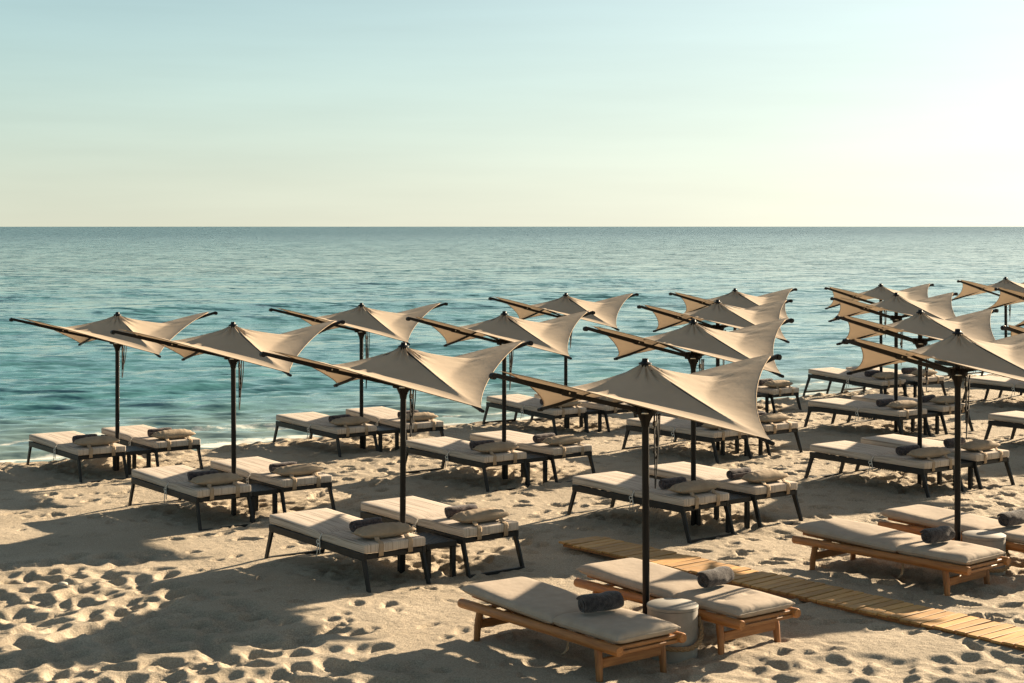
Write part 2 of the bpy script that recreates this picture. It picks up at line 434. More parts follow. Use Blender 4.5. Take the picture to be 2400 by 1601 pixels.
# ------------------------------------------------------------------ sand
def grow(start, step, rate, end):
    out = []; x = start; s = step
    while (x < end) if step > 0 else (x > end):
        s *= rate; x += s; out.append(x)
    return out
def build_sand():
    fx = np.arange(-9, 14.01, .027); fy = [11.2]
    while fy[-1] < 41: fy.append(fy[-1]+.0019*fy[-1]+.002)
    fy = np.array(fy)
    xs = np.array(grow(fx[0], -.031, 1.22, -400)[::-1]+list(fx)+grow(fx[-1], .031, 1.22, 400))
    ys = np.array(grow(fy[0], -.037, 1.22, -60)[::-1]+list(fy)+grow(fy[-1], .037, 1.22, 400))
    X, Y = np.meshgrid(xs, ys)
    SHN = noise2(X*.9, Y*.9, 41)*.28+noise2(X*3.1, Y*3.1, 42)*.10
    D = (Y-shore(X)+SHN)*.8
    base = np.clip(.012*X+.02, -.1, .16)
    rel = np.zeros_like(X)
    rel += .022*noise2(X*.55, Y*.55, 1)+.012*noise2(X*1.6+7, Y*1.6, 2)
    U = .588*X-.809*Y; V = .809*X+.588*Y
    # churned belt on the near left, and churn under each set
    belt = 1-sstep(6.35, 6.95, V+.25*noise2(X*.9, Y*.9, 3))
    churn = np.zeros_like(X)
    for k, (px, py, _) in PAR.items():
        du = U-(.588*px-.809*py)+.1; dv = V-(.809*px+.588*py)-.12
        churn = np.maximum(churn, np.exp(-(du/1.0)**4-(dv/1.05)**4))
    rel += .026*churn*noise2(X*5.2, Y*5.2, 5)+.020*churn*noise2(X*11, Y*9, 6)+.003*noise2(X*13, Y*13, 15)
    rel += belt*(.012*noise2(X*2.0, Y*2.0, 7)+.005*noise2(X*8, Y*8, 8))
    # raked grooves and drag marks along the rows
    rel += (1-belt)*.0045*noise2(U*9, V*1.1, 9)*sstep(-.1, .4, noise2(X*.4, Y*.4, 10))
    rel += (1-belt)*.0035*noise2(U*.9, V*12, 12)*sstep(.0, .5, noise2(X*.45+9, Y*.45, 13))
    rng = np.random.default_rng(5)
    dent = np.zeros_like(X)
    def dig(px, py, ang, la, lb, dep):
        w = max(la, lb)*1.9
        i0, i1 = np.searchsorted(xs, [px-w, px+w]); j0, j1 = np.searchsorted(ys, [py-w, py+w])
        if i1-i0 < 3 or j1-j0 < 3: return
        dx = X[j0:j1, i0:i1]-px; dy = Y[j0:j1, i0:i1]-py
        c, s = math.cos(ang), math.sin(ang)
        r2 = ((dx*c+dy*s)/la)**2+((-dx*s+dy*c)/lb)**2+.25*noise2(dx*8+px*5, dy*8+py*3, 22)
        d = -dep*np.exp(-np.clip(r2, 0, None)**1.8)+.10*dep*np.exp(-((np.sqrt(np.clip(r2, 0, None))-1.45)/.3)**2)
        D0 = dent[j0:j1, i0:i1]
        dent[j0:j1, i0:i1] = np.where(np.abs(d) > .0008, np.minimum(D0, d)+np.maximum(d, 0)*.6, D0)
    def stamp(px, py, ang, la, lb, dep, rim):
        w = max(la, lb)*2.1
        i0, i1 = np.searchsorted(xs, [px-w, px+w]); j0, j1 = np.searchsorted(ys, [py-w, py+w])
        if i1-i0 < 3 or j1-j0 < 3: return
        dx = X[j0:j1, i0:i1]-px; dy = Y[j0:j1, i0:i1]-py
        c, s = math.cos(ang), math.sin(ang)
        a = (dx*c+dy*s)/la; q = (-dx*s+dy*c)/lb
        wob = .22*noise2(dx*9+px*5, dy*9+py*3, 21)
        r2 = a*a+q*q+wob
        r = np.sqrt(np.clip(r2, 0, None))
        rel[j0:j1, i0:i1] += -dep*np.exp(-np.clip(r2, 0, None)**2.4)+rim*np.exp(-((r-1.25)/.28)**2)
    # belt: footprints packed side by side, ridges left standing between them
    u = -17.0
    while u < 2.5:
        v = 2.4+rng.uniform(0, .2)
        while v < 7.5:
            uu = u+rng.uniform(-.13, .13); vv = v+rng.uniform(-.10, .10)
            px = .588*uu+.809*vv; py = -.809*uu+.588*vv
            if -8.9 < px < 2.8 and 11.2 < py < 21 and rng.random() < .93*(1-sstep(6.5, 7.4, np.array(vv))):
                dig(px, py, rng.uniform(0, 3.14), rng.uniform(.105, .165), rng.uniform(.075, .115), rng.uniform(.038, .085))
            v += .215
        u += .255
    # foreground apron on the right bottom, also trodden
    for _ in range(300):
        px = rng.uniform(.9, 5.5); py = rng.uniform(11.3, 13.2)
        dig(px, py, rng.uniform(0, 3.14), rng.uniform(.10, .17), rng.uniform(.07, .12), rng.uniform(.012, .045))
    # footprint trails across the raked sand
    def trail(px, py, ang, nst):
        for i in range(nst):
            side = .09 if i % 2 else -.09
            x = px-math.sin(ang)*side; y = py+math.cos(ang)*side
            stamp(x, y, ang+rng.normal(0, .2), rng.uniform(.11, .15), rng.uniform(.06, .085), rng.uniform(.03, .065), rng.uniform(.008, .018))
            px += math.cos(ang)*rng.uniform(.42, .62); py += math.sin(ang)*rng.uniform(.42, .62); ang += rng.normal(0, .13)
    for _ in range(170):
        v = rng.uniform(7, 28); u = rng.uniform(-26, -3)
        px = .588*u+.809*v; py = -.809*u+.588*v
        if not (-9 < px < 14 and 11.5 < py < 39) or py > shore(np.array(px))-.3: continue
        trail(px, py, rng.choice([ROT, ROT+math.pi, ROT+math.pi/2, ROT-math.pi/2])+rng.normal(0, .35), int(rng.integers(4, 14)))
    for _ in range(2600):
        px = rng.uniform(-9, 14); py = rng.uniform(11.5, 39)
        stamp(px, py, rng.uniform(0, 3.14), rng.uniform(.05, .13), rng.uniform(.035, .075), rng.uniform(.010, .036), rng.uniform(.002, .010))
    # churned patches under the sets: many small overlapping scoops
    for k, (px0, py0, _) in PAR.items():
        for _ in range(95):
            u = rng.normal(-.1, .62); v = rng.normal(.12, .62)
            stamp(px0+.588*u+.809*v, py0-.809*u+.588*v, rng.uniform(0, 3.14), rng.uniform(.07, .14), rng.uniform(.05, .09), rng.uniform(.008, .024), rng.uniform(.003, .010))
        # sand heaped round the pole
    rel += dent
    # crumbly lip along the water, then the slope under the sea
    lip = np.exp(-((D+.35)/.35)**2)
    rel += lip*(.035+.05*noise2(X*3.3, Y*3.3, 31)+.035*noise2(X*8, Y*8, 32))
    rel *= 1-sstep(-.1, .6, D)
    right = sstep(-2, 7, X)
    base = base-.12*right*sstep(-1.7, .1, D)
    base = base-sstep(-.1, 1.6, D)*.55-np.clip(D-1.6, 0, 40)*.10
    Z = base+rel
    wet = sstep(-.32, .18, D+.1*noise2(X*2, Y*2, 33))
    ny, nx = X.shape
    me = bpy.data.meshes.new('sand')
    co = np.stack([X, Y, Z], -1).reshape(-1, 3).astype(np.float32)
    idx = np.arange(nx*ny).reshape(ny, nx)
    q = np.stack([idx[:-1, :-1], idx[:-1, 1:], idx[1:, 1:], idx[1:, :-1]], -1).reshape(-1, 4)
    fill_mesh(me, co, q)
    a = me.attributes.new('wet', 'FLOAT', 'POINT'); a.data.foreach_set('value', wet.reshape(-1).astype(np.float32))
    me.materials.append(M_SAND)
    o = bpy.data.objects.new('sand', me); COL.objects.link(o)
    tag(o, 'trodden golden beach sand covered in footprints', 'sand', kind='structure')
def fill_mesh(me, co, q):
    nv, nf = len(co), len(q)
    me.vertices.add(nv); me.vertices.foreach_set('co', co.reshape(-1))
    me.loops.add(nf*4); me.loops.foreach_set('vertex_index', q.reshape(-1).astype(np.int32))
    me.polygons.add(nf); me.polygons.foreach_set('loop_start', np.arange(0, nf*4, 4, dtype=np.int32))
    me.polygons.foreach_set('use_smooth', np.ones(nf, dtype=bool))
    me.update(calc_edges=True); me.validate()
build_sand()

# ------------------------------------------------------------------ sea
SEA_Z = -.30
def build_sea():
    ys = [19.0]
    while ys[-1] < 9000: ys.append(ys[-1]+max(.07, .00012*ys[-1]**2 if ys[-1] < 400 else .05*ys[-1]))
    fx = np.arange(-16, 30, .14)
    xs = np.array(grow(fx[0], -.14, 1.035, -9000)[::-1]+list(fx)+grow(fx[-1], .14, 1.035, 9000))
    ys = np.array(ys+[20000, 42000])
    X, Y = np.meshgrid(xs, ys)
    dy = np.gradient(ys)[:, None]; dx = np.gradient(xs)[None, :]
    D = (Y-shore(X))*.8
    Z = np.zeros_like(X)
    rng = np.random.default_rng(3)
    main = math.atan2(-.8, .6)                        # waves roll in towards the beach
    for i in range(120):
        lam = .30*(9.0/.30)**(i/119.0)
        th = math.atan2(-.97, .22)+rng.normal(0, .24 if lam < 2 else .2)
        k = 2*math.pi/lam; kx, ky = k*math.cos(th), k*math.sin(th)
        slope = .06 if lam < .45 else (.075 if lam < 1.0 else (.030 if lam < 1.6 else .012))
        amp = slope/k*rng.uniform(.6, 1.3)
        lam_y = 2*math.pi/abs(ky); lam_x = 2*math.pi/max(abs(kx), 1e-3)
        att = sstep(2.2, 4.5, lam_y/dy)*sstep(2.2, 4.5, lam_x/dx)
        # gusts: wave groups
        env = .75+.4*noise2(X*.09+i*3.1, Y*.06+i*1.7, 50+i % 7)
        Z += amp*att*env*np.sin(kx*X+ky*Y+rng.uniform(0, 6.28))
    # long swells parallel to the beach, steepening near the shore
    ph = D+1.1*noise2(X*.06, Y*.06, 61)+.5*noise2(X*.2, Y*.2, 62)
    for c0, w, a in ((8.0, 1.9, .20), (23.0, 2.8, .26), (43, 3.2, .22), (66, 4, .22), (95, 5, .22)):
        e = np.clip(.5+.8*noise2(X*.045+c0, Y*.03, 63), .1, 1.2)
        Z += a*e*np.exp(-((ph-c0)/w)**2)*sstep(3, 6, 4*w/dy)
    Z *= sstep(-.2, 4.0, D)*.85+.15
    Z += SEA_Z
    # lazy swash line and thin foam
    foam = np.zeros_like(X)
    sw = .35*noise2(X*.5, Y*.5, 71)
    for c0, w, a in ((.8, .5, .62), (2.1, .3, .52), (3.6, .3, .44), (5.6, .35, .33)):
        foam = np.maximum(foam, a*np.exp(-((D+sw-c0)/w)**2))
    foam += .22*sstep(7, 1, D)
    ny, nx = X.shape
    me = bpy.data.meshes.new('sea')
    idx = np.arange(nx*ny).reshape(ny, nx)
    q = np.stack([idx[:-1, :-1], idx[:-1, 1:], idx[1:, 1:], idx[1:, :-1]], -1).reshape(-1, 4)
    dq = D.reshape(-1)[q].max(1); q = q[dq > -1.0]
    fill_mesh(me, np.stack([X, Y, Z], -1).reshape(-1, 3).astype(np.float32), q)
    for nm, arr in (('shore_distance', np.clip(D, -5, 4000)), ('foam', foam)):
        a = me.attributes.new(nm, 'FLOAT', 'POINT'); a.data.foreach_set('value', arr.reshape(-1).astype(np.float32))
    me.materials.append(M_SEA)
    o = bpy.data.objects.new('sea', me); COL.objects.link(o)
    tag(o, 'calm teal sea with small ripples reaching the horizon', 'sea', kind='structure')
build_sea()

# ------------------------------------------------------------------ parasols
TOP = 2.37; HUBZ = 1.93; RAD = 1.53; RLO = 1.49; ZH = 2.325; ZL = 1.84; KNEE = .55
SEED = 0
def arm_z(r):
    return HUBZ+.03+(ZH+.012-HUBZ-.03)*(r-.09)/(RAD+.05-.09)
def canopy_point(q, s, t):
    """sector q (0..3), s 0 crown..1 edge, t 0 high corner .. 1 low corner"""
    hi = (0, 1) if q in (0, 1) else (0, -1)
    lo = (1, 0) if q in (0, 3) else (-1, 0)
    H = np.array(hi, float)*RAD; Lo = np.array(lo, float)*RLO
    e = H*(1-t)+Lo*t
    mid = (H+Lo)/2; nrm = -mid/np.linalg.norm(mid)
    e = e+nrm*.135*(4*t*(1-t))**(.85 if q in (0, 1) else .74)
    r0 = .045
    dirn = e/np.linalg.norm(e)
    xy = dirn*r0*(1-s)+e*s
    # profile over the high corner: cone down to the knee, then up along the arm
    zc = TOP-.055
    zk = arm_z(KNEE*RAD)+.030
    if s < KNEE: zh = zc+(zk-zc)*(1-(1-s/KNEE)**1.5)
    else: zh = arm_z(s*RAD)+.030
    zl = zc+(ZL-zc)*(1-(1-s)**1.18)
    w = t**(1+.13*s) if q == 3 else t**(1+.12*s)
    z = zh*(1-w)+zl*w
    z -= .030*math.sin(math.pi*t**1.35)*(s**.62*(1-s)*2.6)**.9
    z -= .030*math.sin(math.pi*t**1.2)*s*s
    ang = math.atan2(xy[1], xy[0])
    fold = .016*math.sin(ang*14+1.3*math.sin(ang*3)+SEED*2)+.009*math.sin(ang*27+2+SEED)
    z += fold*math.exp(-((s-.07)/.13)**2)*math.sin(math.pi*t)**.3 if 0 < t < 1 else 0
    # slack wrinkles near the high corners
    z += .009*math.sin(34*t*(1-t)*4+18*s+SEED*3+q)*math.exp(-((s-.62)/.2)**2)*math.exp(-((t-.22)/.16)**2)
    return (xy[0], xy[1], z)
def make_parasol():
    root = empty('beach_parasol')
    m = MB(); m.tube([(0, 0, -.30), (0, 0, HUBZ-.05), (0, 0, TOP-.02)], .031, 14); m.build('pole', M_POLE, root, 40)
    m = MB(); m.lathe([(.008, .012), (.026, .010), (.029, -.012), (.034, -.018), (.056, -.028), (.058, -.038), (.045, -.042)][::-1], 18, (0, 0, TOP)); m.build('crown_cap', M_POLE, root, 40)
    m = MB(); m.lathe([(.034, -.13), (.040, -.09), (.062, -.045), (.072, -.015), (.072, .03), (.055, .05), (.034, .055)], 18, (0, 0, HUBZ))
    for a in range(4):
        c, s = math.cos(a*math.pi/2), math.sin(a*math.pi/2)
        m.box((c*.085, s*.085, HUBZ+.02), (.06 if c else .05, .06 if s else .05, .075), None, .008)
    hub = m.build('hub', M_POLE, root, 40)
    m = MB(); m.lathe([(.0735, -.005), (.0745, 0), (.0735, .005)], 18, (0, 0, HUBZ-.01)); m.build('hub_ring', M_STEEL, hub, 40)
    # canopy
    m = MB(); ns, ntt = 26, 22
    for q in range(4):
        P = [[canopy_point(q, i/ns, j/ntt) for j in range(ntt+1)] for i in range(ns+1)]
        if q in (0, 2): P = [r[::-1] for r in P]
        m.grid(P)
    cn = m.build('canopy', M_CANOPY, root, 50)
    bm = bmesh.new(); bm.from_mesh(cn.data); bmesh.ops.remove_doubles(bm, verts=bm.verts[:], dist=.002)
    bmesh.ops.recalc_face_normals(bm, faces=bm.faces[:])
    bm.to_mesh(cn.data); bm.free()
    cn.data.polygons.foreach_set('use_smooth', [True]*len(cn.data.polygons)); cn.data.set_sharp_from_angle(angle=R(60))
    # hem tape along the four edges
    m = MB()
    for q in range(4):
        m.tube([Vector(canopy_point(q, 1.0, j/20))-Vector((0, 0, .004)) for j in range(1, 20)], .0045, 5)
    m.build('hem', M_STRAP, cn, 'all')
    # two high arms running straight from the hub to the raised corners
    for s in (1, -1):
        tip = Vector((0, s*(RAD+.05), ZH+.012)); st = Vector((0, s*.09, HUBZ+.03)); d = tip-st
        kn = st+d*.5
        m = MB(); m.beam(kn+Vector((0, 0, -.012)), tip+Vector((0, 0, -.010)), .036, .046, w1=.032, h1=.036)
        m.beam(st+Vector((0, 0, -.012)), kn+d*.03+Vector((0, 0, -.022)), .034, .038)
        m.box(kn+d*.0+Vector((0, 0, -.012)), (.05, .16, .045), Matrix.Rotation(math.atan2(d.z, d.y*s)*s, 4, 'X'), .005)
        arm = m.build('arm', M_POLE, root, 40)
        m = MB(); m.tube([tip+Vector((-.022, 0, -.022)), tip+Vector((.022, 0, -.022))], .026, 12); m.build('end_bracket', M_POLE, arm, 40)
        m = MB(); m.tube([kn+Vector((-.03, 0, -.012)), kn+Vector((.03, 0, -.012))], .009, 8); m.build('bolt', M_STEEL, arm, 40)
        # rib folded under the cloth from the crown to the knee of the arm
        m = MB(); pts = [Vector(canopy_point(0 if s > 0 else 3, k, 0))-Vector((0, 0, .022)) for k in (.02, .12, .24, .36, .47)]
        m.tube(pts, .011, 6); m.build('rib', M_POLE, root, 40)
    # two low ribs, each with its strut from the hub
    for s in (1, -1):
        pts = [Vector(canopy_point(0 if s > 0 else 1, k, 1))-Vector((0, 0, .020)) for k in (.03, .2, .4, .6, .8, 1.0)]
        pts[-1] += Vector((s*.02, 0, -.008))
        m = MB()
        for a, b_ in zip(pts[:-1], pts[1:]): m.beam(a, b_, .024, .028)
        rib = m.build('rib', M_POLE, root, 40)
        m = MB(); m.tube([pts[-1]-Vector((s*.045, 0, -.010)), pts[-1]+Vector((s*.012, 0, 0))], [.02, .016], 8); m.build('tip_cap', M_POLE, rib, 40)
        m = MB(); m.beam((s*.09, 0, HUBZ+.03), pts[2]+Vector((0, 0, -.012)), .022, .026); m.build('strut', M_POLE, root, 40)
    # pulley cord hanging in loops beside the pole
    m = MB()
    def loop(x0, y0, x1, y1, zt, drop, wob):
        P = []
        for i in range(25):
            a = i/24; zz = zt-drop*math.sin(math.pi*a)**.55
            P.append((x0+(x1-x0)*a+wob*math.sin(6*a), y0+(y1-y0)*a+wob*math.cos(5*a+1), zz))
        m.tube(P, .0062, 5)
    loop(.05, .055, .045, .085, 0, .50, .006); loop(.06, .04, .085, .065, 0, .66, .010); loop(.03, .07, .055, .11, 0, .40, .008)
    m.tube([(.045+.008*math.sin(i), .07+.008*math.cos(i), -.30-.012*i) for i in range(9)], .011, 6)
    m.build('pulley_cord', M_CORD, root, 'all', (0, 0, HUBZ-.02))
    m = MB(); m.box((.047, .062, HUBZ-.105), (.03, .03, .05), None, .006); m.build('pulley', M_STEEL, root)
    return root
protos = []
for SEED in range(3): protos.append([make_parasol(), 0])
for k, (x, y, zt) in PAR.items():
    pr = protos[k % 3]; o = pr[0] if not pr[1] else copy_tree(pr[0]); pr[1] = 1
    o.location = (x, y, zt-TOP); o.rotation_euler = (random.uniform(-.006, .006), random.uniform(-.006, .006), R(-54.5)+random.uniform(-.035, .035))
    for ch in o.children:
        if ch.name.startswith('pulley_cord'): ch.scale.z = random.choice([.75, .95, 1.15, 1.35])
    if k == 4: lab = 'taupe parasol over the nearest wooden loungers and round table, front row'
    elif k > 17: lab = ['taupe parasol standing beyond the right frame edge, front row', 'taupe parasol standing beyond the right frame edge, second row from water', 'taupe parasol standing beyond the right frame edge, third row from water'][k-18]
    elif k == 8: lab = 'taupe parasol over the right-hand wooden loungers, front row'
    else: lab = 'taupe square parasol on dark pole, %s, %s from left' % ROWS[k]
    tag(o, lab, 'parasol', 'taupe parasols over the lounger sets')

# ------------------------------------------------------------------ black-framed loungers
LEN, WID, TOPZ = 1.98, .72, .46
def axis_samples(h, r, n):
    rr = [h-r+r*math.sin(a) for a in (R(0), R(30), R(60), R(90))]
    # positions on the flat interval plus parameter for the round
    flat = [-(h-r)+2*(h-r)*i/n for i in range(n+1)]
    return flat
def rounded_box(mb, c, s, r, n=(10, 6, 1), puff=0, seg=3):
    """box with rounded edges built from a subdivided cube; returns per-vertex (across, along)"""
    hx, hy, hz = s[0]/2, s[1]/2, s[2]/2; r = min(r, hx*.9, hy*.9, hz*.95)
    bm = bmesh.new(); bmesh.ops.create_cube(bm, size=2)
    for ax in range(3):
        k = (n[0], n[1], n[2])[ax]
        cuts = [-1+2*i/k for i in range(1, k)]
        h = (hx, hy, hz)[ax]; e = 1-r/h
        cuts += [-1+(1-e)*f for f in (.12, .4, 1.0)]+[1-(1-e)*f for f in (.12, .4, 1.0)]
        for cu in sorted(set(round(x, 5) for x in cuts)):
            no = [0, 0, 0]; no[ax] = 1; co = [0, 0, 0]; co[ax] = cu
            bmesh.ops.bisect_plane(bm, geom=bm.verts[:]+bm.edges[:]+bm.faces[:], plane_co=co, plane_no=no, dist=1e-5)
    out = []
    for v in bm.verts:
        p = Vector((v.co.x*hx, v.co.y*hy, v.co.z*hz)); raw = p.copy()
        inn = Vector((max(-hx+r, min(hx-r, p.x)), max(-hy+r, min(hy-r, p.y)), max(-hz+r, min(hz-r, p.z))))
        d = p-inn
        if d.length > 1e-7: p = inn+d.normalized()*r
        u, w = raw.x/hx, raw.y/hy
        if raw.z > hz*.5: p.z += puff*(1-abs(u)**3)*(1-abs(w)**3)
        if abs(raw.y) >= hy-1e-5 and abs(raw.x) < hx-1e-5: ac = math.copysign(hy+(hz-raw.z), raw.y)
        else: ac = raw.y
        al = raw.x if abs(raw.x) < hx-1e-5 else raw.x+math.copysign((hz-raw.z)*.3, raw.x)
        out.append((ac+c[1], al+c[0]))
        v.co = p+Vector(c)
    bm.verts.index_update()
    mb.add([v.co for v in bm.verts], [[v.index for v in f.verts] for f in bm.faces]); bm.free()
    return out
def set_attr(o, vals):
    for j, nm in enumerate(('across', 'along')):
        a = o.data.attributes.new(nm, 'FLOAT', 'POINT'); a.data.foreach_set('value', [v[j] for v in vals])
def make_lounger():
    root = empty('sun_lounger')
    m = MB(); fz = .332; h = LEN/2
    for s in (1, -1): m.box((0, s*(WID/2-.02), fz), (LEN-.01, .034, .075), None, .004)
    for x in (-h+.025, h-.025): m.box((x, 0, fz+.004), (.034, WID-.078, .05), None, .003)
    for i in range(11): m.box((-h+.15+i*.168, 0, fz+.022), (.05, WID-.08, .014), None, .002)
    m.build('frame', M_FRAME, root)
    m = MB()
    for s in (1, -1):
        for i in range(9): m.box((.18+i*.035, s*(WID/2-.075), fz-.047), (.016, .012, .03), None, .002)
        m.box((.32, s*(WID/2-.075), fz-.028), (.34, .014, .02), None, .002)
    m.build('ratchet_rack', M_FRAME, root)
    for sx in (1, -1):
        for sy in (1, -1):
            m = MB(); m.beam((sx*(h-.04), sy*(WID/2-.024), fz-.02), (sx*(h+.105), sy*(WID/2-.012), -.10), .030, .058, Vector((1, 0, 0)), .026, .044)
            m.build('leg', M_FRAME, root)
        m = MB(); m.box((sx*(h+.078), 0, -.010), (.036, WID-.05, .03), None, .003); m.build('foot_bar', M_FRAME, root)
    zt = TOPZ; zb = .370
    # long seat pad, a touch higher at the foot end; head pad beyond the fold
    m = MB(); L1 = 1.125
    at = rounded_box(m, (-h+L1/2, 0, (zt+zb)/2), (L1-.008, WID-.01, zt-zb), .017, (14, 8, 2), .006)
    o = m.build('seat_pad', M_STRIPE, root, 'all')
    for v in o.data.vertices:
        d = (v.co.x-(-h+L1)); t = max(0, min(1, (d+.14)/.14)); pin = t*t*(3-2*t)
        v.co.z = zb+(v.co.z-zb)*(1-.22*pin)-d*.013*(1 if v.co.z > zb+.05 else .7)
    set_attr(o, at)
    m = MB(); L2 = LEN-L1
    at = rounded_box(m, (h-L2/2+.006, 0, (zt+zb)/2), (L2-.004, WID-.01, zt-zb), .017, (12, 8, 2), .006)
    o = m.build('head_pad', M_STRIPE, root, 'all')
    for v in o.data.vertices:
        d = (v.co.x-(-h+L1)); t = max(0, min(1, (.12-d)/.12)); pin = t*t*(3-2*t)
        v.co.z = zb+(v.co.z-zb)*(1-.20*pin)
    set_attr(o, at)
    # white tapes knotted at the fold
    for s in (1, -1):
        m = MB(); x0 = -h+L1
        y0 = s*(WID/2+.006)
        m.tube([(x0, y0-s*.03, zt-.02), (x0, y0, zt-.06), (x0, y0+s*.006, zb-.02)], .006, 5)
        m.tube([(x0, y0, zb-.01), (x0-.03, y0+s*.01, zb-.05), (x0-.045, y0+s*.004, zb-.12), (x0-.06, y0+s*.006, zb-.17)], .0055, 5)
        m.tube([(x0, y0, zb-.01), (x0+.02, y0+s*.012, zb-.06), (x0+.012, y0+s*.006, zb-.13)], .0055, 5)
        m.tube([(x0+.028*math.cos(a)-.02, y0+s*.008, zb-.015+.022*math.sin(a)) for a in np.linspace(0, 6.0, 12)], .005, 5)
        m.build('tie_tape', M_TIE, root, 'all')
    return root
def make_pillow():
    m = MB(); Lp, Wp, Tp = .315, .130, .068; nu, nv = 26, 16
    top, bot = [], []
    for i in range(nu+1):
        u = -1+2*i/nu; rt, rb = [], []
        for j in range(nv+1):
            v = -1+2*j/nv
            ex = (1-.10*abs(u)**6*(1-abs(v))-.0)
            prof = max(0, 1-abs(u)**2.6)**.62*max(0, 1-abs(v)**2.3)**.52
            y = u*Lp*(1-.05*(1-abs(v)**2)*abs(u)); x = v*Wp*(1-.22*abs(u)**5)
            wr = .011*math.sin(v*11+u*5)*abs(u)**2.2+.006*math.sin(u*23+v*4)*(1-abs(v))*(.25+abs(u))
            rt.append((x, y, Tp+prof*Tp*1.02+(wr if prof > .05 else 0))); rb.append((x, y, Tp*.86-prof*Tp*.86+Tp*.0))
        top.append(rt); bot.append(rb)
    m.grid([r[::-1] for r in top]); m.grid(bot)
    # close the seam
    ring = [(0, j) for j in range(nv)]+[(i, nv) for i in range(nu)]+[(nu, j) for j in range(nv, 0, -1)]+[(i, 0) for i in range(nu, 0, -1)]
    P = [[top[i][j] for i, j in ring+ring[:1]], [bot[i][j] for i, j in ring+ring[:1]]]
    m.grid(P)
    o = m.build('strapped_pillow', M_PILLOW, None, 'all')
    bm = bmesh.new(); bm.from_mesh(o.data); bmesh.ops.remove_doubles(bm, verts=bm.verts[:], dist=.0008); bmesh.ops.recalc_face_normals(bm, faces=bm.faces[:]); bm.to_mesh(o.data); bm.free()
    # straps run over the end of the pad; x of the pad end in pillow space
    xe = .215
    for s in (1, -1):
        w = .027; pts = [(.10, .055), (.135, .030), (.16, .008), (xe-.03, .008), (xe-.005, .003), (xe+.010, -.02), (xe+.011, -.07), (xe+.010, -.125), (xe-.02, -.138), (xe-.10, -.140)]
        m = MB(); vs_ = []
        G = [[(x, s*.17+yy+.004*math.sin(k*1.7), z) for yy in (-w, -w*.5, 0, w*.5, w)] for k, (x, z) in enumerate(pts)]
        m.grid(G)
        st = m.build('strap', M_STRAP, o, 'all')
        md = st.modifiers.new('thickness', 'SOLIDIFY'); md.thickness = .004; md.offset = 0
    return o
def make_towel(name, mat, Lh, rad, turns, sq):
    """rolled towel: a spiral sheet with thickness, axis along y, resting on z = 0"""
    m = MB(); n = int(turns*22); th = rad/(turns+.6)
    ny = 14
    outer, inner = [], []
    rng = random.Random(int(rad*1000))
    ph = [rng.uniform(0, 6) for _ in range(6)]
    for i in range(n+1):
        a = i/n; q = turns*2*math.pi*a+2.6
        r = th*.55+(rad-th*.55)*a
        ro, ri = [], []
        for j in range(ny+1):
            y = (-1+2*j/ny); e = 1-.10*abs(y)**8
            lump = 1+.035*math.sin(3*y+q+ph[0])+.03*math.sin(5.2*y+2*q+ph[1])+.02*math.sin(9*y+ph[2]-q)
            yo = y*Lh*(1+.03*math.sin(q*1.3+ph[3]))+.008*math.sin(q+ph[4])
            for rr, L_ in ((r, ro), (r-th*.82, ri)):
                R_ = max(rr, .002)*e*lump
                L_.append((R_*math.cos(q), yo, rad*sq+R_*math.sin(q)*sq))
        outer.append(ro); inner.append(ri)
    m.grid(outer); m.grid([r[::-1] for r in inner])
    m.grid([[outer[i][0] for i in range(n+1)], [inner[i][0] for i in range(n+1)]])
    m.grid([[inner[i][ny] for i in range(n+1)], [outer[i][ny] for i in range(n+1)]])
    m.grid([outer[n], inner[n]]); m.grid([inner[0], outer[0]])
    o = m.build(name, mat, None, 'all')
    bm = bmesh.new(); bm.from_mesh(o.data); bmesh.ops.remove_doubles(bm, verts=bm.verts[:], dist=.0006); bmesh.ops.recalc_face_normals(bm, faces=bm.faces[:]); bm.to_mesh(o.data); bm.free()
    o.data.polygons.foreach_set('use_smooth', [True]*len(o.data.polygons)); o.data.set_sharp_from_angle(angle=R(55))
    return o
lounger0, pillow0, towel0 = make_lounger(), make_pillow(), make_towel('rolled_towel', M_NAVY, .175, .070, 2.6, .97)
towelB = make_towel('rolled_towel', M_NAVY, .185, .073, 2.4, .94)
used = {}
def take(key, proto):
    if key in used: return copy_tree(proto)
    used[key] = 1; return proto
for k, (x, y, rz, tl) in LNG.items():
    n, s = int(k[:-1]), k[-1]; row, nth = ROWS[n]; side = 'left' if s == 'L' else 'right'
    o = take('l', lounger0)
    B = Matrix.Translation((x, y, zg(x))) @ Matrix.Rotation(R(rz), 4, 'Z') @ Matrix.Rotation(R(tl), 4, 'Y')
    o.location = B.translation; o.rotation_euler = B.to_euler()
    tag(o, 'black-framed lounger with striped mattress, %s of pair, %s, %s set from left' % (side, row, nth), 'sun lounger', 'black-framed loungers with striped mattresses')
    p = take('p', pillow0)
    jx, jy = random.uniform(-.015, .015), random.uniform(-.02, .02)
    P = B @ Matrix.Translation((LEN/2-.215+jx*.2, jy, TOPZ+.001)) @ Matrix.Rotation(random.uniform(-.03, .03), 4, 'Z')
    p.location = P.translation; p.rotation_euler = P.to_euler()
    tag(p, 'beige pillow with two straps, %s lounger, %s, %s set from left' % (side, row, nth), 'pillow', 'strapped pillows on the striped mattresses')
    t = take('t', towel0) if random.random() < .6 else take('tb', towelB)
    T = B @ Matrix.Translation((LEN/2-.595+random.uniform(-.03, .03), .01+random.uniform(-.05, .04), TOPZ+.003)) @ Matrix.Rotation(random.uniform(-.12, .10), 4, 'Z')
    t.location = T.translation; t.rotation_euler = T.to_euler()
    tag(t, 'dark rolled towel behind pillow, %s lounger, %s, %s set from left' % (side, row, nth), 'towel', 'dark rolled towels on the striped mattresses')

